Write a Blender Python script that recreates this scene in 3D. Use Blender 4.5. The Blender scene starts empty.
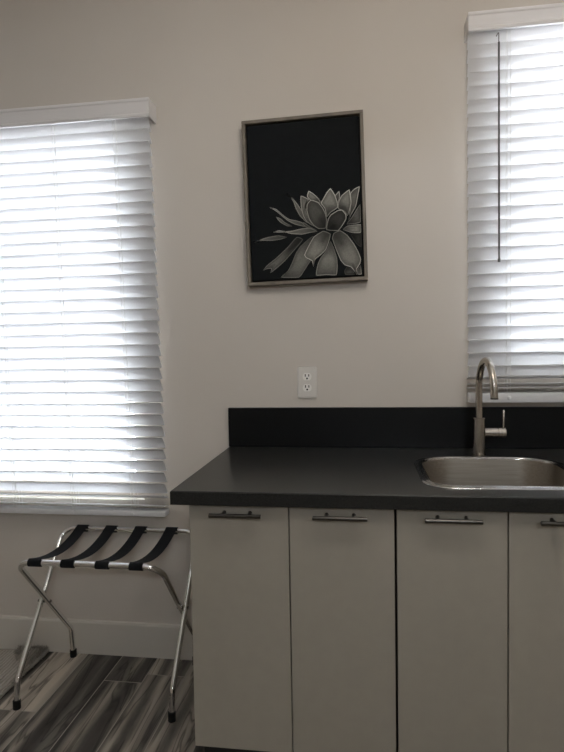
import bpy, bmesh, math, random
from mathutils import Vector, Matrix
from mathutils.geometry import tessellate_polygon
random.seed(7)
sc = bpy.context.scene
COL = sc.collection
PI = math.pi
R_TILT1 = .92; R_TILT2 = .98; FILL_LAMP = 6.5; SKY = 66.0; EXPO = 0.0; TRANS = .27
PETALS = [
 ([(-33.6,-135.4),(-71.3,-172.7),(-114.0,-208.8),(-152.6,-236.1),(-166.9,-253.8),(-150.8,-249.2),(-135.8,-249.4),(-139.1,-265.4),(-111.8,-246.9),(-81.3,-222.5),(-43.5,-184.2),(-9.8,-146.8)],0.04,0.12,0.17),
 ([(28.4,-135.6),(-19.3,-169.7),(-38.8,-195.3),(-55.5,-232.0),(-72.0,-260.7),(-99.5,-284.1),(-30.5,-288.5),(-7.0,-260.9),(13.5,-232.3),(45.4,-188.9)],0.14,0.09,0.14),
 ([(93.0,-158.8),(78.4,-189.5),(54.8,-218.1),(42.4,-241.9),(34.6,-283.7),(73.6,-284.5),(111.5,-287.2),(117.1,-254.3),(115.8,-222.3),(104.5,-182.0)],0.2,0.1,0.2),
 ([(154.1,-256.0),(169.9,-267.3),(180.6,-285.5),(180.5,-289.5),(145.5,-287.8),(141.8,-271.8)],0.04,0.04,0.06),
 ([(188.8,-273.7),(203.1,-254.9),(205.5,-289.0),(190.5,-288.7)],0.09,0.1,0.2),
 ([(169.4,-138.3),(208.4,-137.0),(207.4,-188.0),(188.7,-174.7)],0.015,0.02,0.04),
 ([(100.1,-150.0),(112.4,-190.2),(128.6,-232.5),(144.2,-251.8),(166.0,-260.2),(178.7,-275.5),(187.5,-289.7),(187.9,-269.7),(201.3,-248.9),(204.6,-231.0),(195.1,-202.8),(180.7,-174.5),(157.3,-141.0),(130.7,-121.5),(106.5,-130.1)],0.13,0.16,0.34),
 ([(66.7,-119.3),(94.5,-131.8),(87.9,-161.7),(75.4,-190.5),(56.0,-208.1),(34.7,-223.7),(26.2,-251.5),(20.6,-228.4),(-1.1,-216.0),(-6.9,-203.9),(7.6,-175.2),(31.3,-138.6)],0.15,0.16,0.36),
 ([(-198.8,-146.2),(-168.6,-134.8),(-139.5,-128.3),(-102.4,-125.1),(-70.6,-133.7),(-94.7,-141.2),(-127.8,-143.6),(-168.7,-140.8)],0.14,0.15,0.22),
 ([(-110.1,-54.9),(-92.2,-62.2),(-76.5,-77.5),(-48.8,-94.1),(-68.8,-92.7),(-92.5,-78.2),(-103.3,-66.0)],0.1,0.16,0.2),
 ([(-133.4,-17.4),(-107.5,-25.9),(-83.0,-49.4),(-59.3,-66.9),(-31.4,-74.4),(-3.6,-84.9),(14.1,-100.3),(-7.9,-97.9),(-35.7,-89.3),(-64.4,-73.8),(-84.1,-56.4),(-107.7,-34.9)],0.15,0.17,0.3),
 ([(-64.5,25.2),(-44.8,11.9),(-25.3,-13.5),(-9.7,-38.8),(5.9,-59.1),(16.4,-84.3),(4.4,-83.1),(-19.1,-57.6),(-33.6,-28.4),(-41.1,-4.2),(-50.8,12.0)],0.16,0.17,0.28),
 ([(-0.6,-85.0),(19.1,-100.4),(42.8,-113.8),(22.8,-112.5),(-0.9,-99.0),(-12.6,-81.8)],0.08,0.08,0.12),
 ([(-122.2,-112.7),(-101.1,-106.1),(-74.2,-111.6),(-49.1,-111.1),(-17.0,-105.7),(18.0,-104.4),(45.7,-119.9),(16.6,-123.3),(-13.5,-127.8),(-51.4,-123.0),(-78.2,-115.5)],0.17,0.2,0.33),
 ([(140.7,-119.7),(159.0,-106.1),(209.0,-105.0),(207.4,-135.0),(173.5,-133.4)],0.14,0.15,0.24),
 ([(208.4,-32.0),(207.2,-97.0),(155.1,-101.0),(175.6,-75.4),(196.2,-44.8)],0.06,0.07,0.2),
 ([(207.7,35.0),(201.1,1.1),(192.3,-36.7),(175.8,-63.4),(163.4,-86.2),(168.0,-55.2),(173.7,-16.3),(172.3,11.7),(186.5,26.4)],0.08,0.1,0.4),
 ([(131.5,23.5),(134.1,2.4),(125.7,-18.4),(109.9,-4.1),(113.1,5.8)],0.06,0.12,0.36),
 ([(99.7,36.1),(115.2,11.8),(123.7,-14.4),(125.3,-36.4),(97.0,-53.9),(82.7,-68.6),(75.3,-36.5),(61.7,-16.2),(71.0,-0.4),(85.4,22.4)],0.13,0.16,0.42),
 ([(169.5,26.8),(173.1,3.7),(175.6,-24.4),(168.0,-51.2),(159.7,-70.1),(149.0,-53.9),(125.2,-40.4),(127.7,-16.5),(140.1,6.3)],0.11,0.17,0.42),
 ([(17.6,32.7),(35.4,21.3),(55.0,0.9),(61.7,-15.2),(25.9,-5.5),(11.2,11.8)],0.1,0.15,0.42),
 ([(-12.7,17.2),(17.0,1.7),(5.6,-20.1),(5.2,-43.1),(15.6,-72.3),(35.1,-101.7),(7.4,-83.2),(-6.1,-58.9),(-13.4,-22.7)],0.1,0.13,0.3),
 ([(23.0,-1.4),(34.9,-3.7),(53.8,-13.0),(69.4,-34.3),(78.9,-56.5),(82.5,-80.6),(77.9,-110.5),(50.9,-111.0),(31.2,-96.6),(15.6,-72.3),(7.2,-40.1),(9.7,-16.2)],0.05,0.055,0.3),
 ([(79.8,-116.6),(85.5,-80.7),(96.8,-61.9),(125.1,-46.4),(141.1,-46.7),(154.8,-64.0),(154.5,-82.0),(140.0,-104.7),(122.7,-123.4)],0.022,0.028,0.34),
]
# ------------------------------------------------------------------ materials
def mat(name, color=(.5, .5, .5), rough=.5, metal=0., spec=.5, noise=None, bump=None, trans=0.):
    m = bpy.data.materials.new(name); m.use_nodes = True
    nt = m.node_tree; b = nt.nodes['Principled BSDF']
    b.inputs['Base Color'].default_value = (*color, 1)
    b.inputs['Roughness'].default_value = rough
    b.inputs['Metallic'].default_value = metal
    b.inputs['Specular IOR Level'].default_value = spec
    tc = nt.nodes.new('ShaderNodeTexCoord')
    if noise:                                   # (scale xyz, amount, detail)
        mp = nt.nodes.new('ShaderNodeMapping'); mp.inputs['Scale'].default_value = noise[0]
        n = nt.nodes.new('ShaderNodeTexNoise'); n.inputs['Scale'].default_value = 1; n.inputs['Detail'].default_value = noise[2]
        r = nt.nodes.new('ShaderNodeMapRange')
        r.inputs['From Min'].default_value = .3; r.inputs['From Max'].default_value = .7
        r.inputs['To Min'].default_value = 1 - noise[1]; r.inputs['To Max'].default_value = 1 + noise[1]
        mx = nt.nodes.new('ShaderNodeVectorMath'); mx.operation = 'SCALE'
        mx.inputs[0].default_value = color
        nt.links.new(tc.outputs['Object'], mp.inputs['Vector']); nt.links.new(mp.outputs[0], n.inputs['Vector'])
        nt.links.new(n.outputs['Fac'], r.inputs['Value']); nt.links.new(r.outputs[0], mx.inputs['Scale'])
        nt.links.new(mx.outputs[0], b.inputs['Base Color'])
    if bump:                                    # (scale xyz, strength, distance)
        mp = nt.nodes.new('ShaderNodeMapping'); mp.inputs['Scale'].default_value = bump[0]
        n = nt.nodes.new('ShaderNodeTexNoise'); n.inputs['Scale'].default_value = 1; n.inputs['Detail'].default_value = 3
        bp = nt.nodes.new('ShaderNodeBump'); bp.inputs['Strength'].default_value = bump[1]; bp.inputs['Distance'].default_value = bump[2]
        nt.links.new(tc.outputs['Object'], mp.inputs['Vector']); nt.links.new(mp.outputs[0], n.inputs['Vector'])
        nt.links.new(n.outputs['Fac'], bp.inputs['Height']); nt.links.new(bp.outputs[0], b.inputs['Normal'])
    if trans:
        out = nt.nodes['Material Output']
        t = nt.nodes.new('ShaderNodeBsdfTranslucent'); t.inputs['Color'].default_value = (*color, 1)
        s = nt.nodes.new('ShaderNodeMixShader'); s.inputs[0].default_value = trans
        nt.links.new(b.outputs[0], s.inputs[1]); nt.links.new(t.outputs[0], s.inputs[2]); nt.links.new(s.outputs[0], out.inputs[0])
    return m

M = {}
M['wall'] = mat('wall_paint', (.60, .555, .505), .75, spec=.25, bump=((160, 160, 160), .12, .002), noise=((2, 2, 2), .015, 2))
M['white_wall'] = mat('ceiling_paint', (.78, .77, .75), .8, spec=.2, bump=((90, 90, 90), .1, .002))
M['trim'] = mat('trim_paint', (.62, .585, .53), .5, bump=((60, 8, 60), .04, .001))
M['slat'] = mat('white_vinyl', (.83, .83, .84), .45, trans=TRANS, noise=((3, 40, 40), .02, 2))
M['slat_edge_shade'] = mat('shaded_edge_vinyl', (.50, .485, .47), .6, noise=((3, 40, 40), .02, 2))  # white vinyl darkened: the shade line between slats is in this colour
M['valance'] = mat('white_valance_vinyl', (.72, .70, .70), .45, noise=((4, 60, 60), .02, 2))
M['cord'] = mat('white_cord', (.75, .74, .72), .8, bump=((300, 300, 900), .3, .001))
M['wand'] = mat('grey_plastic', (.09, .085, .08), .35, noise=((20, 20, 5), .05, 2))
M['frame_white'] = mat('window_frame_vinyl', (.55, .50, .45), .5, noise=((8, 8, 8), .02, 2))
M['laminate'] = mat('taupe_laminate', (.36, .333, .285), .55, spec=.3, noise=((30, 30, 30), .02, 3), bump=((220, 220, 40), .05, .0008))
M['edge_band'] = mat('laminate_edge_band', (.40, .38, .34), .5, noise=((30, 30, 30), .03, 2))
M['carcass'] = mat('cabinet_carcass', (.06, .055, .05), .7, noise=((20, 20, 20), .05, 2))
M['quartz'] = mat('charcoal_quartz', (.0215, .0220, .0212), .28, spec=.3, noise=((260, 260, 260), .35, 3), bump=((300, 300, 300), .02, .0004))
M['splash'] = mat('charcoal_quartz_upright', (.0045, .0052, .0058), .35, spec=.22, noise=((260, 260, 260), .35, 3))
M['steel'] = mat('brushed_steel', (.36, .325, .28), .42, metal=1., noise=((8, 220, 220), .10, 3), bump=((10, 300, 300), .05, .0004))
M['rim_steel'] = mat('polished_steel_rim', (.78, .77, .75), .10, metal=1., noise=((60, 60, 60), .04, 2))
M['nickel'] = mat('brushed_nickel', (.47, .43, .38), .26, metal=1., noise=((120, 120, 15), .08, 3))
M['pull'] = mat('dark_nickel', (.10, .094, .086), .28, metal=1., noise=((10, 200, 200), .08, 3))
M['chrome'] = mat('chrome', (.84, .84, .83), .09, metal=1., noise=((20, 20, 20), .02, 2))
M['strap'] = mat('black_webbing', (.008, .009, .011), .85, spec=.2, bump=((240, 700, 700), .5, .001))
M['rubber'] = mat('black_rubber', (.008, .008, .008), .6, spec=.3, noise=((60, 60, 60), .1, 2))
M['plate'] = mat('white_outlet_plastic', (.70, .67, .63), .35, noise=((60, 60, 60), .01, 2))
M['socket'] = mat('white_socket_plastic', (.86, .84, .80), .3, noise=((60, 60, 60), .01, 2))
M['slot'] = mat('black_slot', (.006, .005, .005), .6, noise=((90, 90, 90), .1, 2))
M['art_frame'] = mat('driftwood_frame', (.17, .145, .115), .55, noise=((25, 25, 8), .22, 5), bump=((90, 90, 20), .2, .001))
M['art_gap'] = mat('black_liner', (.004, .004, .004), .8, noise=((60, 60, 60), .1, 2))
M['canvas'] = mat('black_canvas', (.0058, .0072, .0082), .8, spec=.15, noise=((30, 30, 30), .12, 3), bump=((900, 900, 900), .15, .0004))
M['fill_lamp_body'] = mat('fill_lamp_enamel', (.7, .7, .68), .4, noise=((30, 30, 30), .02, 2))
M['toe'] = mat('toe_kick_board', (.02, .019, .018), .7, noise=((20, 20, 20), .1, 2))

# printed petals: the ink tone of the photograph printed on the canvas
m = bpy.data.materials.new('petal_print'); m.use_nodes = True; nt = m.node_tree; b = nt.nodes['Principled BSDF']
b.inputs['Roughness'].default_value = .75; b.inputs['Specular IOR Level'].default_value = .2
at = nt.nodes.new('ShaderNodeAttribute'); at.attribute_name = 'ink'
tc = nt.nodes.new('ShaderNodeTexCoord')
n = nt.nodes.new('ShaderNodeTexNoise'); n.inputs['Scale'].default_value = 160; n.inputs['Detail'].default_value = 5
r = nt.nodes.new('ShaderNodeMapRange'); r.inputs['From Min'].default_value = .3; r.inputs['From Max'].default_value = .7
r.inputs['To Min'].default_value = .86; r.inputs['To Max'].default_value = 1.14
v = nt.nodes.new('ShaderNodeVectorMath'); v.operation = 'SCALE'
nt.links.new(tc.outputs['Object'], n.inputs['Vector']); nt.links.new(n.outputs['Fac'], r.inputs['Value'])
nt.links.new(at.outputs['Color'], v.inputs[0]); nt.links.new(r.outputs[0], v.inputs['Scale']); nt.links.new(v.outputs[0], b.inputs['Base Color'])
M['petal'] = m

# glass: clear pane
m = bpy.data.materials.new('window_glass'); m.use_nodes = True; nt = m.node_tree; nt.nodes.remove(nt.nodes['Principled BSDF'])
t = nt.nodes.new('ShaderNodeBsdfTransparent'); t.inputs['Color'].default_value = (.93, .95, .96, 1)
g = nt.nodes.new('ShaderNodeBsdfGlossy'); g.inputs['Roughness'].default_value = .02
lw = nt.nodes.new('ShaderNodeFresnel'); lw.inputs['IOR'].default_value = 1.35
s = nt.nodes.new('ShaderNodeMixShader')
nt.links.new(lw.outputs[0], s.inputs[0]); nt.links.new(t.outputs[0], s.inputs[1]); nt.links.new(g.outputs[0], s.inputs[2])
nt.links.new(s.outputs[0], nt.nodes['Material Output'].inputs[0])
M['glass'] = m

# floor: wood-look porcelain planks running towards the wall, with grout lines
def floor_mat():
    m = bpy.data.materials.new('wood_look_tile'); m.use_nodes = True; nt = m.node_tree; b = nt.nodes['Principled BSDF']
    N = nt.nodes.new; L = nt.links.new
    tc = N('ShaderNodeTexCoord')
    sx = N('ShaderNodeSeparateXYZ'); L(tc.outputs['Object'], sx.inputs[0])
    def math_(op, a, b2=None, c=None):
        k = N('ShaderNodeMath'); k.operation = op
        for i, q in enumerate((a, b2, c)):
            if q is None: continue
            if isinstance(q, (int, float)): k.inputs[i].default_value = q
            else: L(q, k.inputs[i])
        return k.outputs[0]
    W, LEN = .152, .92
    u = math_('DIVIDE', math_('ADD', sx.outputs[0], .995 + 20 * W), W)
    row = math_('FLOOR', u); fu = math_('FRACT', u)
    off = N('ShaderNodeTexWhiteNoise'); off.noise_dimensions = '1D'; L(math_('ADD', row, 3.7), off.inputs['W'])
    vv = math_('ADD', math_('DIVIDE', sx.outputs[1], LEN), math_('ADD', off.outputs['Value'], 20))
    colm = math_('FLOOR', vv); fv = math_('FRACT', vv)
    pid = N('ShaderNodeTexWhiteNoise'); pid.noise_dimensions = '2D'
    cb = N('ShaderNodeCombineXYZ'); L(row, cb.inputs[0]); L(colm, cb.inputs[1]); L(cb.outputs[0], pid.inputs['Vector'])
    # grain: noise stretched along the plank, shifted per plank
    cb2 = N('ShaderNodeCombineXYZ')
    L(math_('MULTIPLY', sx.outputs[0], 11), cb2.inputs[0])
    L(math_('ADD', math_('MULTIPLY', sx.outputs[1], 1.15), math_('MULTIPLY', pid.outputs['Value'], 91)), cb2.inputs[1])
    L(math_('MULTIPLY', pid.outputs['Value'], 37), cb2.inputs[2])
    g1 = N('ShaderNodeTexNoise'); g1.inputs['Scale'].default_value = 1; g1.inputs['Detail'].default_value = 7; g1.inputs['Roughness'].default_value = .62; g1.inputs['Distortion'].default_value = .6
    L(cb2.outputs[0], g1.inputs['Vector'])
    wv = N('ShaderNodeTexWave'); wv.inputs['Scale'].default_value = .32; wv.inputs['Distortion'].default_value = 9; wv.inputs['Detail'].default_value = 4; wv.inputs['Detail Scale'].default_value = .9
    L(cb2.outputs[0], wv.inputs['Vector'])
    mixv = math_('ADD', math_('MULTIPLY', g1.outputs['Fac'], .85), math_('MULTIPLY', wv.outputs['Fac'], .24))
    mixv = math_('ADD', mixv, math_('MULTIPLY', math_('SUBTRACT', pid.outputs['Value'], .40), .46))
    cr = N('ShaderNodeValToRGB'); L(mixv, cr.inputs['Fac'])
    e = cr.color_ramp.elements
    e[0].position = .25; e[0].color = (.045, .040, .036, 1)
    e[1].position = .85; e[1].color = (.52, .46, .385, 1)
    for p, c in ((.40, (.085, .077, .068, 1)), (.52, (.17, .152, .13, 1)), (.66, (.33, .29, .245, 1))):
        k = e.new(p); k.color = c
    # dark veins
    vn = N('ShaderNodeTexNoise'); vn.inputs['Scale'].default_value = .8; vn.inputs['Detail'].default_value = 3; vn.inputs['Distortion'].default_value = 1.6
    L(cb2.outputs[0], vn.inputs['Vector'])
    vein = math_('ABSOLUTE', math_('SUBTRACT', vn.outputs['Fac'], .5))
    vm = N('ShaderNodeMapRange'); L(vein, vm.inputs['Value']); vm.inputs['From Min'].default_value = 0; vm.inputs['From Max'].default_value = .03; vm.inputs['To Min'].default_value = .35; vm.inputs['To Max'].default_value = 1
    sc_ = N('ShaderNodeVectorMath'); sc_.operation = 'SCALE'; L(cr.outputs[0], sc_.inputs[0]); L(vm.outputs[0], sc_.inputs['Scale'])
    # grout
    gu = math_('MULTIPLY', math_('MINIMUM', fu, math_('SUBTRACT', 1, fu)), W)
    gv = math_('MULTIPLY', math_('MINIMUM', fv, math_('SUBTRACT', 1, fv)), LEN)
    gd = math_('LESS_THAN', math_('MINIMUM', gu, gv), .0019)
    mx = N('ShaderNodeMix'); mx.data_type = 'RGBA'
    L(gd, mx.inputs[0]); L(sc_.outputs[0], mx.inputs[6]); mx.inputs[7].default_value = (.34, .31, .27, 1)
    L(mx.outputs[2], b.inputs['Base Color'])
    b.inputs['Roughness'].default_value = .5; b.inputs['Specular IOR Level'].default_value = .35
    bp = N('ShaderNodeBump'); bp.inputs['Strength'].default_value = .15; bp.inputs['Distance'].default_value = .002
    L(math_('SUBTRACT', g1.outputs['Fac'], gd), bp.inputs['Height']); L(bp.outputs[0], b.inputs['Normal'])
    return m
M['floor'] = floor_mat()

def rug_mat():
    m = bpy.data.materials.new('ribbed_rug'); m.use_nodes = True; nt = m.node_tree; b = nt.nodes['Principled BSDF']
    N = nt.nodes.new; L = nt.links.new
    tc = N('ShaderNodeTexCoord')
    w = N('ShaderNodeTexWave'); w.inputs['Scale'].default_value = 22; w.inputs['Distortion'].default_value = 1.2; w.inputs['Detail'].default_value = 3
    n = N('ShaderNodeTexNoise'); n.inputs['Scale'].default_value = 130; n.inputs['Detail'].default_value = 4
    L(tc.outputs['Object'], w.inputs['Vector']); L(tc.outputs['Object'], n.inputs['Vector'])
    a = N('ShaderNodeMath'); a.operation = 'ADD'; L(w.outputs['Fac'], a.inputs[0]); L(n.outputs['Fac'], a.inputs[1])
    cr = N('ShaderNodeValToRGB'); L(a.outputs[0], cr.inputs['Fac'])
    cr.color_ramp.elements[0].color = (.20, .185, .165, 1); cr.color_ramp.elements[1].color = (.42, .39, .345, 1)
    L(cr.outputs[0], b.inputs['Base Color']); b.inputs['Roughness'].default_value = .95; b.inputs['Specular IOR Level'].default_value = .1
    bp = N('ShaderNodeBump'); bp.inputs['Strength'].default_value = .6; bp.inputs['Distance'].default_value = .004
    L(a.outputs[0], bp.inputs['Height']); L(bp.outputs[0], b.inputs['Normal'])
    return m
M['rug'] = rug_mat()

# ------------------------------------------------------------------ mesh helpers
def link(name, bm, material, parent=None, smooth=False, label=None, angle=35):
    me = bpy.data.meshes.new(name)
    bmesh.ops.recalc_face_normals(bm, faces=bm.faces[:])
    bm.to_mesh(me); bm.free()
    mats = material if isinstance(material, (list, tuple)) else [material]
    for x in mats: me.materials.append(x)
    if smooth:
        for p in me.polygons: p.use_smooth = True
        try: me.set_sharp_from_angle(angle=math.radians(angle))
        except Exception: pass
    o = bpy.data.objects.new(name, me); COL.objects.link(o)
    if parent is not None:
        o.parent = parent
        o.matrix_parent_inverse = parent_matrix(parent).inverted()
    if label: o['label'] = label
    return o

def parent_matrix(p):
    mt = Matrix.LocRotScale(p.location, p.rotation_euler, p.scale)
    if p.parent is not None: mt = parent_matrix(p.parent) @ p.matrix_parent_inverse @ mt
    return mt

def thing(name, label, cat, loc, group=None):
    o = bpy.data.objects.new(name, None); COL.objects.link(o)
    o.empty_display_size = .05; o.location = loc
    o['label'] = label; o['category'] = cat
    if group: o['group'] = group
    return o

def tag(o, label, cat, group=None):
    o['label'] = label; o['category'] = cat
    if group: o['group'] = group
    return o

def struct(name, bm, material, parent=None, smooth=False):
    o = link(name, bm, material, parent, smooth)
    if parent is None: o['kind'] = 'structure'
    return o

def box(bm, x0, x1, y0, y1, z0, z1, bev=0., seg=2, mi=0):
    v = [bm.verts.new((x, y, z)) for z in (z0, z1) for y in (y0, y1) for x in (x0, x1)]
    q = [(0, 2, 3, 1), (4, 5, 7, 6), (0, 1, 5, 4), (2, 6, 7, 3), (0, 4, 6, 2), (1, 3, 7, 5)]
    fs = [bm.faces.new([v[i] for i in f]) for f in q]
    for f in fs: f.material_index = mi
    if bev:
        es = list({e for f in fs for e in f.edges})
        bmesh.ops.bevel(bm, geom=es, offset=bev, segments=seg, profile=.5, affect='EDGES')
    return v

def tube(bm, pts, r, n=14, cap=True, closed=False):
    pts = [Vector(p) for p in pts]; K = len(pts)
    rs = r if isinstance(r, (list, tuple)) else [r] * K
    t0 = (pts[1] - pts[0]).normalized()
    up = Vector((0, 0, 1)) if abs(t0.z) < .9 else Vector((1, 0, 0))
    u = t0.cross(up).normalized(); rings = []; prev = t0
    for i, p in enumerate(pts):
        if i == 0: t = t0
        elif i == K - 1: t = (pts[-1] - pts[-2]).normalized()
        else: t = ((pts[i] - pts[i - 1]).normalized() + (pts[i + 1] - pts[i]).normalized()).normalized()
        u = prev.rotation_difference(t) @ u; u = (u - t * u.dot(t)).normalized(); w = t.cross(u); prev = t
        rings.append([bm.verts.new(p + (u * math.cos(2 * PI * k / n) + w * math.sin(2 * PI * k / n)) * rs[i]) for k in range(n)])
    for a, b2 in zip(rings, rings[1:]):
        for k in range(n): bm.faces.new((a[k], a[(k + 1) % n], b2[(k + 1) % n], b2[k]))
    if cap: bm.faces.new(rings[0][::-1]); bm.faces.new(rings[-1])

def lathe(bm, origin, axis, prof, n=32):
    """prof: list of (distance along axis, radius); closed with caps."""
    o = Vector(origin); a = Vector(axis).normalized()
    u = a.cross(Vector((0, 0, 1)) if abs(a.z) < .9 else Vector((1, 0, 0))).normalized(); w = a.cross(u)
    rings = [[bm.verts.new(o + a * d + (u * math.cos(2 * PI * k / n) + w * math.sin(2 * PI * k / n)) * r) for k in range(n)] for d, r in prof]
    for p, q in zip(rings, rings[1:]):
        for k in range(n): bm.faces.new((p[k], p[(k + 1) % n], q[(k + 1) % n], q[k]))
    bm.faces.new(rings[0][::-1]); bm.faces.new(rings[-1])

def fillet(pts, r, n=8):
    """polyline with rounded corners; r may be a list (one per inner point)."""
    pts = [Vector(p) for p in pts]; out = [pts[0]]
    for i in range(1, len(pts) - 1):
        ri = r[i - 1] if isinstance(r, (list, tuple)) else r
        a, p, c = pts[i - 1], pts[i], pts[i + 1]
        d1, d2 = (a - p).normalized(), (c - p).normalized()
        ang = d1.angle(d2)
        if ang > PI - .02: out.append(p); continue
        L = min(ri / math.tan(ang / 2), (a - p).length * .49, (c - p).length * .49); rr = L * math.tan(ang / 2)
        bis = (d1 + d2).normalized(); cen = p + bis * (rr / math.sin(ang / 2))
        v1, v2 = (p + d1 * L) - cen, (p + d2 * L) - cen
        tot = v1.angle(v2); ax = v1.cross(v2).normalized()
        for k in range(n + 1): out.append(cen + Matrix.Rotation(tot * k / n, 3, ax) @ v1)
    out.append(pts[-1]); return out

# ------------------------------------------------------------------ room shell
XL, XR, YB, ZC = -2.6, 1.75, -3.9, 2.72
W1 = (-1.86, -.885, .655, 2.16)     # left window opening x0 x1 z0 z1
W2 = (.475, 1.34, 1.165, 2.40)      # right window opening
T = .14
def wall_with_holes(name, holes, x0, x1, z1, y0, y1, material):
    bm = bmesh.new(); xs = sorted({x0, x1, *[h[0] for h in holes], *[h[1] for h in holes]})
    for a, b2 in zip(xs, xs[1:]):
        zs = [(0, z1)]
        for h in holes:
            if h[0] <= a + 1e-6 and h[1] >= b2 - 1e-6: zs = [(0, h[2]), (h[3], z1)]
        for p, q in zs: box(bm, a, b2, y0, y1, p, q)
    bmesh.ops.remove_doubles(bm, verts=bm.verts[:], dist=1e-5)
    # drop the doubled inner faces between neighbouring strips
    seen = {}
    for f in bm.faces: seen.setdefault(tuple(sorted(v.index for v in f.verts)), []).append(f)
    bm.verts.index_update(); seen = {}
    for f in bm.faces: seen.setdefault(tuple(sorted(v.index for v in f.verts)), []).append(f)
    bmesh.ops.delete(bm, geom=[f for g in seen.values() if len(g) > 1 for f in g], context='FACES')
    return struct(name, bm, material)
wall_with_holes('wall_back', [W1, W2], XL, XR, ZC, 0, T, M['wall'])
W_FILL = (0.15, .95, 2.08, 2.38)         # added unseen window, lets fill light in behind the camera
wall_with_holes('wall_front', [W_FILL], XL, XR, ZC, YB - T, YB, M['wall'])
bm = bmesh.new(); box(bm, XL - .1, XL, YB - T, T, 0, ZC); struct('wall_left', bm, M['wall'])
bm = bmesh.new(); box(bm, XR, XR + .1, YB - T, T, 0, ZC); struct('wall_right', bm, M['wall'])
bm = bmesh.new(); box(bm, XL - .1, XR + .1, YB - T, T, ZC, ZC + .1); struct('ceiling', bm, M['white_wall'])
bm = bmesh.new(); box(bm, XL - .1, XR + .1, YB - T, T, -.1, 0); struct('floor', bm, M['floor'])

# baseboard with an eased top edge
bm = bmesh.new()
prof = [(0, 0), (-.015, 0), (-.015, .132), (-.011, .140), (0, .140)]
for x in (XL, -.478):
    for y, z in prof: bm.verts.new((x, y, z))
bm.verts.ensure_lookup_table(); k = len(prof)
for i in range(k): bm.faces.new([bm.verts[j] for j in (i, (i + 1) % k, k + (i + 1) % k, k + i)])
bm.faces.new([bm.verts[i] for i in range(k)]); bm.faces.new([bm.verts[k + i] for i in range(k)][::-1])
struct('baseboard_back', bm, M['trim'])

def window(name, W, y0, y1, mull_x=None, mull_z=None):
    x0, x1, z0, z1 = W; f = .05
    bm = bmesh.new()
    box(bm, x0, x0 + f, y0, y1, z0, z1); box(bm, x1 - f, x1, y0, y1, z0, z1)
    box(bm, x0 + f, x1 - f, y0, y1, z0, z0 + f); box(bm, x0 + f, x1 - f, y0, y1, z1 - f, z1)
    ym = (y0 + y1) / 2
    # inner sash rails
    g = .018
    box(bm, x0 + f, x0 + f + g, ym - .012, ym + .012, z0 + f, z1 - f); box(bm, x1 - f - g, x1 - f, ym - .012, ym + .012, z0 + f, z1 - f)
    box(bm, x0 + f + g, x1 - f - g, ym - .012, ym + .012, z0 + f, z0 + f + g); box(bm, x0 + f + g, x1 - f - g, ym - .012, ym + .012, z1 - f - g, z1 - f)
    if mull_z: box(bm, x0 + f + g, x1 - f - g, ym - .012, ym + .012, mull_z - .018, mull_z + .018)
    if mull_x: box(bm, mull_x - .018, mull_x + .018, ym - .012, ym + .012, z0 + f + g, z1 - f - g)
    o = struct(name, bm, M['frame_white'])
    bm = bmesh.new(); box(bm, x0 + f + .006, x1 - f - .006, ym - .003, ym + .003, z0 + f + .006, z1 - f - .006)
    link('pane', bm, M['glass'], o, label='clear window glass')
    return o
window('window_1', W1, .06, .12)
window('window_2', W2, .06, .12)
window('added_fill_window', W_FILL, YB - .11, YB - .05, mull_x=.55)

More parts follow.
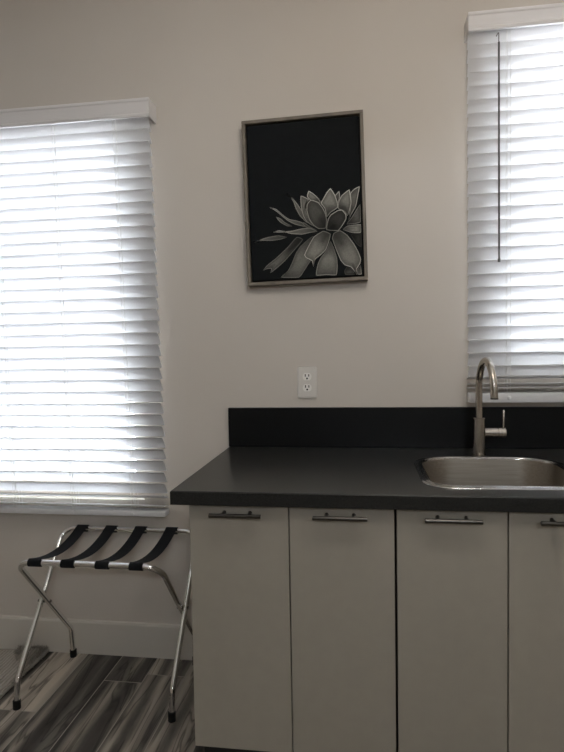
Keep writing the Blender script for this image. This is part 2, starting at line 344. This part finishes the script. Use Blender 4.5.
# ------------------------------------------------------------------ blinds
def blind(label, x0, x1, dx_top, dx_bot, zv0, zv1, edges, tilt, rail, stack, ladders, last, ybar, group, wand=None, vx=(0, 0)):
    """edges: heights of the room-side edges of the slats; x0/x1 the slat ends; dx_* sideways drift of the hanging slats."""
    root = thing('window_blind', label, 'blind', ((x0 + x1) / 2, -.045, rail[0]), group)
    ztop, zbot = edges[0], rail[0]
    def drift(z): return dx_bot + (dx_top - dx_bot) * (z - zbot) / (ztop - zbot)
    w, th = .058, .0034
    def slat(bm, z, ang, hz=0.):
        """z: height of room-side edge.  ang: room edge raised by this angle."""
        c, s = math.cos(ang), math.sin(ang); d = drift(z)
        prof = []
        K = 5
        for i in range(K + 1):                     # gently crowned profile
            t = i / K; cr = .0018 * math.sin(PI * t)
            prof.append((t * w, cr))
        top = [(a, b2 + th / 2) for a, b2 in prof]; bot = [(a, b2 - th / 2) for a, b2 in prof][::-1]
        loop = top + bot
        rows = []
        for x in (x0 + d, x1 + d):
            rows.append([bm.verts.new((x, ybar - w / 2 * c + a * c + b2 * s, z - a * s + b2 * c)) for a, b2 in loop])
        n = len(loop)
        for i in range(n):
            f = bm.faces.new((rows[0][i], rows[0][(i + 1) % n], rows[1][(i + 1) % n], rows[1][i]))
            if i in (K, 2 * K + 1): f.material_index = 1      # opaque edges, greyed to paint their shade against the glow
        bm.faces.new(rows[0][::-1]); bm.faces.new(rows[1])
    bm = bmesh.new()
    for i, z in enumerate(edges): slat(bm, z, (tilt if i < len(edges) - 1 else last) + random.uniform(-.012, .012))
    for z, a in stack: slat(bm, z, a)
    link('slats', bm, [M['slat'], M['slat_edge_shade']], root, smooth=True, angle=40)
    # bottom rail
    bm = bmesh.new(); d = drift(rail[0])
    box(bm, x0 + d, x1 + d, ybar - .025, ybar + .025, rail[0], rail[1], bev=.004)
    r = link('bottom_rail', bm, M['slat'], root, smooth=True)
    # head rail behind the valance
    bm = bmesh.new(); box(bm, x0 + dx_top, x1 + dx_top, -.058, -.004, zv1 - .052, zv1 - .010, bev=.002)
    link('head_rail', bm, M['valance'], root)
    # valance: front board with small lips, plus the returns to the wall
    bm = bmesh.new()
    prof = [(-.072, zv0), (-.082, zv0), (-.084, zv0 + .004), (-.084, zv0 + .010), (-.081, zv0 + .014), (-.081, zv1 - .014), (-.084, zv1 - .010), (-.084, zv1 - .003), (-.082, zv1), (-.072, zv1)]
    X0, X1 = x0 + vx[0], x1 + vx[1]
    n = len(prof); ra = [bm.verts.new((X0, y, z)) for y, z in prof]; rb = [bm.verts.new((X1, y, z)) for y, z in prof]
    for i in range(n): bm.faces.new((ra[i], ra[(i + 1) % n], rb[(i + 1) % n], rb[i]))
    bm.faces.new(ra[::-1]); bm.faces.new(rb)
    vl = link('valance', bm, M['valance'], root, smooth=True)
    for sgn, X in ((-1, X0), (1, X1)):
        bm = bmesh.new(); box(bm, min(X, X - sgn * .009), max(X, X - sgn * .009), -.0718, -.001, zv0 + .0005, zv1 - .0005, bev=.0015)
        link('valance_return', bm, M['valance'], vl)
    # ladder cords: front and back runs with a rung under every slat, and a lift cord
    for X in ladders:
        bm = bmesh.new(); yf, yb = ybar - w / 2 * math.cos(tilt) - .003, ybar + w / 2 * math.cos(tilt) + .003
        zb = rail[1]
        for off in (-.006, .006):
            tube(bm, [(X + off + drift(ztop), yf, ztop + .03), (X + off + drift(zb), yf, zb)], .0009, 6)
            tube(bm, [(X + off + drift(ztop), yb, ztop + .0), (X + off + drift(zb), yb, zb)], .0009, 6)
        for z in edges:
            zz = z - .004
            tube(bm, [(X + drift(z) - .006, yf, zz + .001), (X + drift(z) - .006, yb, zz - w * math.sin(tilt))], .0007, 5)
        link('ladder_cord', bm, M['cord'], root)
        bm = bmesh.new(); lathe(bm, (X + drift(zb), ybar - .0255, (rail[0] + rail[1]) / 2), (0, -1, 0), [(0, .008), (.002, .008), (.004, .005)], 16)
        link('cord_button', bm, M['slat'], r)
    if wand:
        X, zt, zb, y = wand
        bm = bmesh.new(); tube(bm, [(X, y, zt - .02), (X + .001, y, zb + .012)], .0036, 6); lathe(bm, (X + .001, y, zb), (0, 0, 1), [(0, .0035), (.002, .0048), (.012, .0048), (.014, .0036)], 12)
        wd = link('tilt_wand', bm, M['wand'], root, label='grey plastic tilt wand')
        bm = bmesh.new(); tube(bm, fillet([(X, y, zt - .021), (X, y, zt + .012), (X, y + .02, zt + .018), (X, y + .035, zt + .018)], .008, 4), .0016, 8)
        link('hook', bm, M['pull'], wd)
    return root

e1 = [2.168 - i * .0461 for i in range(33)]
blind('white slatted blind on the left window, hanging above the folding luggage rack', -1.955, -.79, -.013, .016, 2.160, 2.230, e1, R_TILT1, (.607, .629),
      [(.6515, .22)], [-.925, -1.18, -1.435, -1.69], .38, -.045, 'white window blinds', vx=(0, .001))
e2 = [2.3725 - i * .0473 for i in range(26)]
blind('white slatted blind on the right window, behind the faucet and with a tilt wand', .389, 1.42, 0, 0, 2.363, 2.428, e2, R_TILT2, (1.056, 1.092),
      [(1.153, .20), (1.126, .10), (1.110, .06)], [.525, .905, 1.285], .95, -.045, 'white window blinds', wand=(.486, 2.335, 1.557, -.086), vx=(-.004, .004))

# ------------------------------------------------------------------ framed picture
PC = Vector((-.205, 0, 1.823)); HW, HH, FW = .2285, .311, .0125
art = thing('framed_picture', 'framed black canvas print of a pale succulent hanging on the wall', 'picture', (PC.x, -.001, PC.z))
art.rotation_euler = (0, math.radians(-1.1), 0)
def art_link(name, bm, material, parent=None, **kw):
    o = link(name, bm, material, **kw); o.parent = parent or art; return o
bm = bmesh.new()
for (a, b2, c, d) in ((-HW, HW, HH - FW, HH), (-HW, HW, -HH, -HH + FW), (-HW, -HW + FW, -HH + FW, HH - FW), (HW - FW, HW, -HH + FW, HH - FW)):
    box(bm, a, b2, -.044, 0, c, d, bev=.0012, seg=1)
art_link('frame', bm, M['art_frame'])
bm = bmesh.new(); box(bm, -HW + FW, HW - FW, -.012, -.002, -HH + FW, HH - FW); art_link('backing', bm, M['art_gap'], label='black liner around the canvas')
CW, CH = HW - FW - .0065, HH - FW - .0065
bm = bmesh.new(); box(bm, -CW, CW, -.036, -.0122, -CH, CH, bev=.0015); canvas = art_link('canvas', bm, M['canvas'])
def catmull(p, n=5):
    out = []; K = len(p)
    for i in range(K):
        a, b2, c, d = (Vector(p[(i + j - 1) % K]) for j in range(4))
        for k in range(n):
            t = k / n
            q = .5 * ((2 * b2) + (c - a) * t + (2 * a - 5 * b2 + 4 * c - d) * t * t + (3 * b2 - a - 3 * c + d) * t ** 3)
            out.append(b2.lerp(c, t) * .55 + q * .45)
    return out
def clampv(v): return Vector((max(-CW + .001, min(CW - .001, v.x)), max(-CH + .001, min(CH - .001, v.y))))
bm = bmesh.new(); ink = bm.verts.layers.float_color.new('ink')
hub = Vector((96, -116))
for li, (pts, t0, t1, te) in enumerate(PETALS):
    lo = catmull([Vector(q) for q in pts]); y = -.0364 - .00006 * li
    ce = sum(lo, Vector((0, 0))) / len(lo)
    area = sum(lo[i].x * lo[(i + 1) % len(lo)].y - lo[(i + 1) % len(lo)].x * lo[i].y for i in range(len(lo)))
    sg = 1 if area > 0 else -1
    dmax = max((q - hub).length for q in lo); dmin = min((q - hub).length for q in lo)
    per = sum((lo[i] - lo[i - 1]).length for i in range(len(lo)))
    thick = abs(area) / per                       # about half the leaf's mean width
    d1 = min(1.1, .18 * thick); d2 = min(4.0, .45 * thick)
    outer, inner, mid, core = [], [], [], []
    K = len(lo); fat = thick > 14
    for i, q in enumerate(lo):
        tg = (lo[(i + 1) % K] - lo[i - 1]); nrm = Vector((-tg.y, tg.x)).normalized() * sg
        t = ((q - hub).length - dmin) / max(1, dmax - dmin)
        tone = t0 + (t1 - t0) * t
        edge = te * 1.35 * (.30 + .70 * t); root = .35 + .65 * min(1, 2.2 * t)
        q3 = q + nrm * d2; q4 = q3.lerp(ce, .5)
        for lst, p, tn in ((outer, q, edge), (inner, q + nrm * d1, edge * .9), (mid, q3, tone * .60 * root), (core, q4, tone * 1.15 * root)):
            if lst is core and not fat: continue
            p = clampv(p / 1000)
            vtx = bm.verts.new((p.x, y, p.y)); g = tn * 1.25; vtx[ink] = (g * 1.0, g * .98, g * .88, 1); lst.append(vtx)
    for a, b2 in ((outer, inner), (inner, mid)) + (((mid, core),) if fat else ()):
        for i in range(K):
            try: bm.faces.new((a[i], a[(i + 1) % K], b2[(i + 1) % K], b2[i]))
            except ValueError: pass
    last = core if fat else mid
    for tri in tessellate_polygon([[Vector((vv.co.x, vv.co.z, 0)) for vv in last]]):
        try: bm.faces.new([last[i] for i in tri])
        except ValueError: pass
art_link('printed_succulent', bm, M['petal'], label='grey printed succulent leaves')

# ------------------------------------------------------------------ outlet
ot = thing('wall_outlet', 'white duplex power outlet on the wall above the backsplash', 'outlet', (-.208, 0, 1.1335))
bm = bmesh.new(); box(bm, -.247, -.169, -.0065, -.0003, 1.072, 1.195, bev=.0055, seg=1); link('cover_plate', bm, M['plate'], ot, smooth=True)
for zc in (1.155, 1.112):
    bm = bmesh.new()
    # receptacle face: circle with flattened top and bottom
    ring = []
    for k in range(40):
        a = 2 * PI * k / 40; ring.append((-.208 + .0172 * math.cos(a), zc + max(-.0142, min(.0142, .0172 * math.sin(a)))))
    f0 = [bm.verts.new((x, -.0060, z)) for x, z in ring]; f1 = [bm.verts.new((x, -.0082, z)) for x, z in ring]
    for k in range(40): bm.faces.new((f0[k], f0[(k + 1) % 40], f1[(k + 1) % 40], f1[k]))
    bm.faces.new(f1); bm.faces.new(f0[::-1])
    rc = link('receptacle', bm, M['socket'], ot)
    bm = bmesh.new()
    box(bm, -.2165, -.2128, -.0086, -.0078, zc + .0000, zc + .0100); box(bm, -.2032, -.1995, -.0086, -.0078, zc + .0005, zc + .0095)
    lathe(bm, (-.208, -.0078, zc - .007), (0, -1, 0), [(0, .0036), (.0008, .0036)], 16)
    link('slots', bm, M['slot'], rc, label='black plug slots')
bm = bmesh.new(); lathe(bm, (-.208, -.0064, 1.1335), (0, -1, 0), [(0, .003), (.0012, .003), (.0016, .002)], 16); link('screw', bm, M['plate'], ot)

# ------------------------------------------------------------------ base cabinets
DY = -.689; DZ0, DZ1 = .147, .838
def cabinet(label, x0, x1, splits, first):
    root = thing('base_cabinet', label, 'cabinet', ((x0 + x1) / 2, -.34, 0), 'taupe base cabinets under the counter')
    bm = bmesh.new(); t = .018
    box(bm, x0, x0 + t, DY + .022, -.002, .147, .8415); box(bm, x1 - t, x1, DY + .022, -.002, .147, .8415)
    box(bm, x0 + t, x1 - t, DY + .022, -.002, .147, .165)
    box(bm, x0 + t, x1 - t, -.014, -.002, .165, .8415)
    box(bm, x0 + t, x1 - t, DY + .024, DY + .10, .8235, .8415)
    xm = splits[1]
    if first: box(bm, xm - .009, xm + .009, DY + .024, -.014, .165, .8235)
    link('carcass', bm, [M['laminate'] if first else M['carcass']], root)
    bm = bmesh.new(); box(bm, x0 + .004, x1 - .001, DY + .075, DY + .093, 0, .147); link('toe_kick', bm, M['toe'], root, label='dark recessed toe kick')
    for i in range(len(splits) - 1):
        a, b2 = splits[i] + (0 if i == 0 and first else .0016), splits[i + 1] - .0016
        bm = bmesh.new(); box(bm, a, b2, DY, DY + .02, DZ0, DZ1, bev=.0009, seg=1)
        dr = link('door', bm, M['laminate'], root)
        c = PULLS[(0 if first else 2) + i]
        z = .8175; y = DY - .031
        bm = bmesh.new(); lathe(bm, (c - .0715, y, z), (1, 0, 0), [(0, .005), (.001, .006), (.142, .006), (.143, .005)], 16)
        for s in (-.036, .036):
            lathe(bm, (c + s, DY - .0003, z + .001), (0, -1, 0), [(0, .0055), (.002, .0045), (.027, .0045)], 14)
        link('handle', bm, M['pull'], dr, smooth=True, label='dark brushed bar handle')
    return root
PULLS = [-.3405, -.0595, .229, .5105, .7935]
cabinet('taupe two-door base cabinet at the left end, beside the luggage rack', -.476, .0835, [-.476, -.198, .0835], True)
cabinet('taupe base cabinet with bar handles under the steel sink', .0870, .935, [.0870, .369, .652, .935], False)

# ------------------------------------------------------------------ countertop, backsplash
X0, X1, Y0, Y1 = -.5215, .975, -.714, -.001
def rounded(x0, x1, y0, y1, rf, rb, n=12):
    out = []
    for cx, cy, r, a0 in ((x1 - rb, y1 - rb, rb, 0), (x0 + rb, y1 - rb, rb, 90), (x0 + rf, y0 + rf, rf, 180), (x1 - rf, y0 + rf, rf, 270)):
        for k in range(n + 1):
            a = math.radians(a0 + 90 * k / n); out.append((cx + r * math.cos(a), cy + r * math.sin(a)))
    return out
SX0, SX1, SY0, SY1, RF, RB = .166, .638, -.638, -.188, .085, .135
def sink_ring(ins): return rounded(SX0 + ins, SX1 - ins, SY0 + ins, SY1 - ins, max(.02, RF - ins), max(.02, RB - ins))
bm = bmesh.new(); zt, zb, e = .881, .843, .0025
def vloop(pts, z): return [bm.verts.new((x, y, z)) for x, y in pts]
hole = sink_ring(.012)
oT = vloop([(X0 + e, Y0 + e), (X1, Y0 + e), (X1, Y1), (X0 + e, Y1)], zt); hT = vloop(hole, zt)
oM = vloop([(X0, Y0), (X1, Y0), (X1, Y1), (X0, Y1)], zt - e)
oB = vloop([(X0, Y0), (X1, Y0), (X1, Y1), (X0, Y1)], zb); hB = vloop(hole, zb)
for o_, h_ in ((oT, hT), (oB, hB)):
    es = [bm.edges.new((l[i], l[(i + 1) % len(l)])) for l in (o_, h_) for i in range(len(l))]
    bmesh.ops.triangle_fill(bm, use_beauty=True, edges=es)
for a, b2 in ((oT, oM), (oM, oB), (hT, hB)):
    for i in range(len(a)): bm.faces.new((a[i], a[(i + 1) % len(a)], b2[(i + 1) % len(a)], b2[i]))
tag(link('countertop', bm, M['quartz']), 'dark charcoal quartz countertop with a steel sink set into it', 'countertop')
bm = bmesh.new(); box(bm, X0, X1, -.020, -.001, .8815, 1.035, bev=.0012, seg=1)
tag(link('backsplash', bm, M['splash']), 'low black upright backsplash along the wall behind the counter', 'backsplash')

# ------------------------------------------------------------------ sink
sk = thing('sink', 'stainless steel drop-in sink in the dark countertop', 'sink', (.402, -.413, .881))
def loft(levels, cap=True):
    bm = bmesh.new(); rows = []
    for ins, z in levels: rows.append([bm.verts.new((x, y, z)) for x, y in sink_ring(ins)])
    n = len(rows[0])
    for a, b2 in zip(rows, rows[1:]):
        for i in range(n): bm.faces.new((a[i], a[(i + 1) % n], b2[(i + 1) % n], b2[i]))
    if cap: bm.faces.new(rows[-1])
    return bm
bm = loft([(.0, .8813), (.0005, .8832), (.003, .8840), (.012, .8836), (.0155, .8838), (.0175, .8856), (.0205, .8866), (.0240, .8858), (.0265, .8832), (.0275, .878)], False)
bmesh.ops.solidify(bm, geom=bm.faces[:], thickness=.0006)
link('rim', bm, M['rim_steel'], sk, smooth=True, angle=60)
bm = loft([(.0276, .8785), (.0285, .872), (.034, .78), (.040, .735), (.055, .718), (.085, .712), (.16, .7095)])
link('basin', bm, M['steel'], sk, smooth=True, angle=60)
bm = bmesh.new(); lathe(bm, (.402, -.413, .7098), (0, 0, 1), [(0, .044), (.0025, .044), (.003, .040), (.0012, .030), (.0008, .004)], 32)
link('drain', bm, M['rim_steel'], sk, smooth=True)

# ------------------------------------------------------------------ faucet
fa = thing('faucet', 'brushed nickel gooseneck faucet standing behind the sink', 'faucet', (.4055, -.150, .881))
FX, FY = .4055, -.150
bm = bmesh.new(); lathe(bm, (FX, FY, .8811), (0, 0, 1), [(0, .0235), (.003, .0235), (.004, .0205), (.129, .0205), (.130, .0195), (.1302, .0125)], 36)
link('body', bm, M['nickel'], fa, smooth=True)
pts = [(FX, FY, 1.008), (FX, FY, 1.05), (FX, FY, 1.09)]
R = .088; zc = 1.125
pts.append((FX, FY, 1.11))
for k in range(0, 25):
    a = PI * k / 24; pts.append((FX + .010 * (k / 24), FY - R + R * math.cos(a), zc + R * math.sin(a)))
pts += [(FX + .0105, FY - 2 * R - .001, 1.112), (FX + .011, FY - 2 * R - .0015, 1.097)]
bm = bmesh.new(); tube(bm, pts, .0118, 20); link('spout', bm, M['nickel'], fa, smooth=True, angle=50)
bm = bmesh.new(); lathe(bm, (FX + .011, FY - 2 * R - .0015, 1.0965), (0, 0, -1), [(0, .0118), (.0005, .0122), (.004, .0122), (.0042, .009)], 20); link('aerator', bm, M['pull'], fa, smooth=True)
bm = bmesh.new(); lathe(bm, (FX + .018, FY, .960), (1, 0, 0), [(0, .0165), (.043, .0165), (.0435, .0145), (.0455, .0145)], 28)
link('side_valve', bm, M['nickel'], fa, smooth=True)
bm = bmesh.new(); lathe(bm, (FX + .0635, FY, .960), (1, 0, 0), [(0, .0168), (.0005, .0172), (.024, .0172), (.0255, .0155)], 28)
kn = link('handle_knob', bm, M['nickel'], fa, smooth=True)
bm = bmesh.new(); tube(bm, [(FX + .081, FY, .974), (FX + .082, FY, 1.037), (FX + .082, FY, 1.039)], [.003, .003, .002], 12)
link('lever', bm, M['nickel'], kn, smooth=True)

# ------------------------------------------------------------------ folding luggage rack

rk = thing('luggage_rack', 'chrome folding luggage rack with black straps below the left window', 'luggage rack', (-.935, -.22, 0))
RT = .0105
def u_frame(x0, x1, ytop, yknee, yfoot, ztop, zknee, rc):
    zf = .012
    p = [(x0, yfoot, zf), (x0, yknee, zknee), (x0, ytop, ztop), (x1, ytop, ztop), (x1, yknee, zknee), (x1, yfoot, zf)]
    return fillet(p, [.05, rc, rc, .05], 10)
XA0, XA1, XB0, XB1 = -1.200, -.674, -1.228, -.654
bm = bmesh.new(); tube(bm, u_frame(XB0, XB1, -.030, -.375, -.385, .541, .100, .055), RT, 16); link('outer_frame', bm, M['chrome'], rk, smooth=True, angle=60)
bm = bmesh.new(); tube(bm, u_frame(XA0, XA1, -.402, -.050, -.040, .540, .125, .06), RT, 16); link('inner_frame', bm, M['chrome'], rk, smooth=True, angle=60)
for x, y in ((XB0, -.385), (XB1, -.385), (XA0, -.040), (XA1, -.040)):
    bm = bmesh.new(); lathe(bm, (x, y, 0.0005), (0, 0, 1), [(0, .0125), (.002, .0135), (.030, .0135), (.032, .0115)], 18)
    link('foot_cap', bm, M['rubber'], rk, smooth=True, label='black rubber foot cap')
# the legs cross here
def cross_point():
    yB = lambda z: -.375 + (z - .100) / (.546 - .100) * (.375 - .030)
    yA = lambda z: -.050 - (z - .125) / (.540 - .125) * (.402 - .050)
    z = min((abs(yA(k / 1000) - yB(k / 1000)), k / 1000) for k in range(150, 530))[1]
    return yA(z), z
cy, cz = cross_point()
for xa, xb in ((XB0, XA0), (XA1, XB1)):
    bm = bmesh.new(); lathe(bm, (xa - .0125, cy, cz), (1, 0, 0), [(0, .005), (.002, .0065), (xb - xa + .023, .0065), (xb - xa + .025, .005)], 16)
    link('pivot_bolt', bm, M['pull'], rk, smooth=True)
for xf, xb in ((-1.124, -1.143), (-1.003, -1.018), (-.878, -.892), (-.757, -.762)):
    # strap: loops round both bars, hangs in a shallow curve between them
    bm = bmesh.new(); hw, th = .0235, .0016; yf, zf, yb, zb_ = -.402, .540, -.030, .541
    path = []; rr = RT + .002
    for k in range(9):                       # under and round the front bar
        a = math.radians(-35 - 235 * k / 8 + 0); path.append((yf + rr * math.cos(a), zf + rr * math.sin(a)))
    for k in range(1, 16):
        t = k / 16; path.append((yf + (yb - yf) * t, zf + rr + (zb_ - zf) * t - .034 * 4 * t * (1 - t)))
    for k in range(9):
        a = math.radians(90 - 235 * k / 8); path.append((yb + rr * math.cos(a), zb_ + rr * math.sin(a)))
    K = len(path); rows = []
    for i, (y, z) in enumerate(path):
        a, b2 = path[max(0, i - 1)], path[min(K - 1, i + 1)]
        ty, tz = b2[0] - a[0], b2[1] - a[1]; l = math.hypot(ty, tz); ny, nz = -tz / l, ty / l
        t = (y - yf) / (yb - yf); xc = xf + (xb - xf) * max(0, min(1, t))
        rows.append([bm.verts.new((xc + sx * hw, y + ny * o_ * th, z + nz * o_ * th)) for sx, o_ in ((-1, 0), (1, 0), (1, 1), (-1, 1))])
    for a, b2 in zip(rows, rows[1:]):
        for i in range(4): bm.faces.new((a[i], a[(i + 1) % 4], b2[(i + 1) % 4], b2[i]))
    bm.faces.new(rows[0][::-1]); bm.faces.new(rows[-1])
    link('strap', bm, M['strap'], rk, smooth=True, label='black webbing strap')

# ------------------------------------------------------------------ rug
bm = bmesh.new(); nx, ny = 44, 60; rx0, rx1, ry0, ry1 = -2.45, -1.325, -1.75, -.02
g = []
for j in range(ny + 1):
    row = []
    for i in range(nx + 1):
        x = rx0 + (rx1 - rx0) * i / nx; y = ry0 + (ry1 - ry0) * j / ny
        dx = rx1 - x; dy = ry1 - y; ed = min(dx, dy, x - rx0, y - ry0)
        z = .003 + .011 * min(1, ed / .012) + random.uniform(-.0012, .0012)
        cr = math.hypot(dx, dy)
        if cr < .16: z += .018 * (1 - cr / .16) * min(1, ed / .02)
        row.append(bm.verts.new((x + (random.uniform(-.003, .003) if i in (0, nx) else 0), y + (random.uniform(-.003, .003) if j == 0 else 0), z)))
    g.append(row)
for j in range(ny):
    for i in range(nx): bm.faces.new((g[j][i], g[j][i + 1], g[j + 1][i + 1], g[j + 1][i]))
edge = [g[0][i] for i in range(nx + 1)] + [g[j][nx] for j in range(1, ny + 1)] + [g[ny][i] for i in range(nx - 1, -1, -1)] + [g[j][0] for j in range(ny - 1, 0, -1)]
low = [bm.verts.new((v.co.x, v.co.y, .0005)) for v in edge]
for i in range(len(edge)):
    j = (i + 1) % len(edge); bm.faces.new((edge[i], low[i], low[j], edge[j]))
bm.faces.new(low)
rug = thing('rug', 'greyish beige ribbed rug lying on the floor in the lower left corner', 'rug', ((rx0 + rx1) / 2, (ry0 + ry1) / 2, 0))
link('pile', bm, M['rug'], rug, smooth=True)
bm = bmesh.new()
def tuft(x, y, z, dx, dy, dz):
    s = .0012; tx, ty = -dy, dx; l = math.hypot(tx, ty) or 1; tx, ty = tx / l * s, ty / l * s
    a = bm.verts.new((x - tx, y - ty, z)); b2 = bm.verts.new((x + tx, y + ty, z)); c = bm.verts.new((x + dx, y + dy, z + dz)); d = bm.verts.new((x + dx * .2, y + dy * .2, z + .003))
    bm.faces.new((a, b2, c)); bm.faces.new((b2, d, c)); bm.faces.new((d, a, c))
for k in range(1500):
    y = ry1 - random.random() ** 1.6 * .9; a = random.uniform(-1, 1)
    tuft(rx1 - random.uniform(.0, .012), y, random.uniform(.003, .013), random.uniform(.004, .016), a * .008, random.uniform(-.002, .008))
for k in range(1600):
    cr, a = random.random() ** .7 * .13, random.uniform(PI, 1.5 * PI)
    x, y = rx1 + cr * math.cos(a), ry1 + cr * math.sin(a)
    tuft(x, y, .016, random.uniform(-.012, .014), random.uniform(-.012, .004), random.uniform(.008, .022))
fr = link('fringe', bm, M['rug'], rug); fr['kind'] = 'stuff'

# ------------------------------------------------------------------ globe lamp added as fill light, unseen above the frame
LX, LY, LZ, LR = .28, -1.55, 2.38, .30
m = bpy.data.materials.new('fill_lamp_opal'); m.use_nodes = True; nt = m.node_tree; b = nt.nodes['Principled BSDF']
b.inputs['Base Color'].default_value = (.9, .88, .84, 1); b.inputs['Emission Color'].default_value = (1, .93, .84, 1); b.inputs['Emission Strength'].default_value = FILL_LAMP
M['opal'] = m
lp = thing('added_fill_lamp', 'added opal globe giving fill light, unseen above the frame', 'ceiling lamp', (LX, LY, ZC))
bm = bmesh.new(); lathe(bm, (LX, LY, ZC - .0005), (0, 0, -1), [(0, .07), (.02, .07), (.024, .06), (.025, .012), (ZC - LZ - LR + .004, .012)], 32); link('stem', bm, M['fill_lamp_body'], lp, smooth=True)
bm = bmesh.new(); bmesh.ops.create_uvsphere(bm, u_segments=32, v_segments=18, radius=LR, matrix=Matrix.Translation((LX, LY, LZ))); link('globe', bm, M['opal'], lp, smooth=True)

def area(name, loc, rot, sx, sy, power, color, shape='RECTANGLE', portal=False):
    l = bpy.data.lights.new(name, 'AREA'); l.shape = shape; l.size = sx; l.size_y = sy; l.energy = power; l.color = color
    o = bpy.data.objects.new(name, l); COL.objects.link(o); o.location = loc; o.rotation_euler = rot
    if portal: l.cycles.is_portal = True
    return o
for W, y, s in ((W1, T + .01, -1), (W2, T + .01, -1), (W_FILL, YB - T - .01, 1)):
    area('daylight_portal', ((W[0] + W[1]) / 2, y, (W[2] + W[3]) / 2), (math.radians(-90) if s < 0 else math.radians(90), 0, 0), W[1] - W[0] + .02, W[3] - W[2] + .02, 1, (1, 1, 1), portal=True)

# ------------------------------------------------------------------ overcast sky outside
w = bpy.data.worlds.new('overcast_sky'); sc.world = w; w.use_nodes = True; nt = w.node_tree
bg = nt.nodes['Background']; tc = nt.nodes.new('ShaderNodeTexCoord'); sx = nt.nodes.new('ShaderNodeSeparateXYZ')
cr = nt.nodes.new('ShaderNodeValToRGB'); mr = nt.nodes.new('ShaderNodeMapRange')
mr.inputs['From Min'].default_value = -1; mr.inputs['From Max'].default_value = 1
nt.links.new(tc.outputs['Generated'], sx.inputs[0]); nt.links.new(sx.outputs[2], mr.inputs['Value']); nt.links.new(mr.outputs[0], cr.inputs['Fac'])
el = cr.color_ramp.elements
el[0].position = .40; el[0].color = (.42, .43, .45, 1)
el[1].position = .75; el[1].color = (.93, .97, 1.0, 1)
k = el.new(.50); k.color = (.62, .64, .66, 1)
k = el.new(.56); k.color = (.90, .94, 1.0, 1)
nt.links.new(cr.outputs[0], bg.inputs['Color']); bg.inputs['Strength'].default_value = SKY

# ------------------------------------------------------------------ camera
cam = bpy.data.cameras.new('camera'); co = bpy.data.objects.new('camera', cam); COL.objects.link(co)
r_ = Vector((0.99009641, 0.13925555, -0.01780404)); u_ = Vector((0.01105968, 0.04905633, 0.99873478)); f_ = Vector((-0.13995276, 0.98904063, -0.04703038))
mt = Matrix((( r_.x, u_.x, -f_.x, 0), (r_.y, u_.y, -f_.y, -2.17), (r_.z, u_.z, -f_.z, 1.2615), (0, 0, 0, 1)))
co.matrix_world = mt
cam.sensor_fit = 'HORIZONTAL'; cam.sensor_width = 36; cam.lens = 36 * 560 / 564; cam.clip_start = .05
sc.camera = co

vs = sc.view_settings
sc.display_settings.display_device = 'sRGB'
vs.view_transform = 'Standard'; vs.look = 'None'; vs.gamma = 1; vs.use_curve_mapping = False; vs.exposure = EXPO
sc.cycles.max_bounces = 12; sc.cycles.diffuse_bounces = 6; sc.cycles.glossy_bounces = 5; sc.cycles.transmission_bounces = 6; sc.cycles.transparent_max_bounces = 12
sc.cycles.sample_clamp_indirect = 8
sc.cycles.use_denoising = True
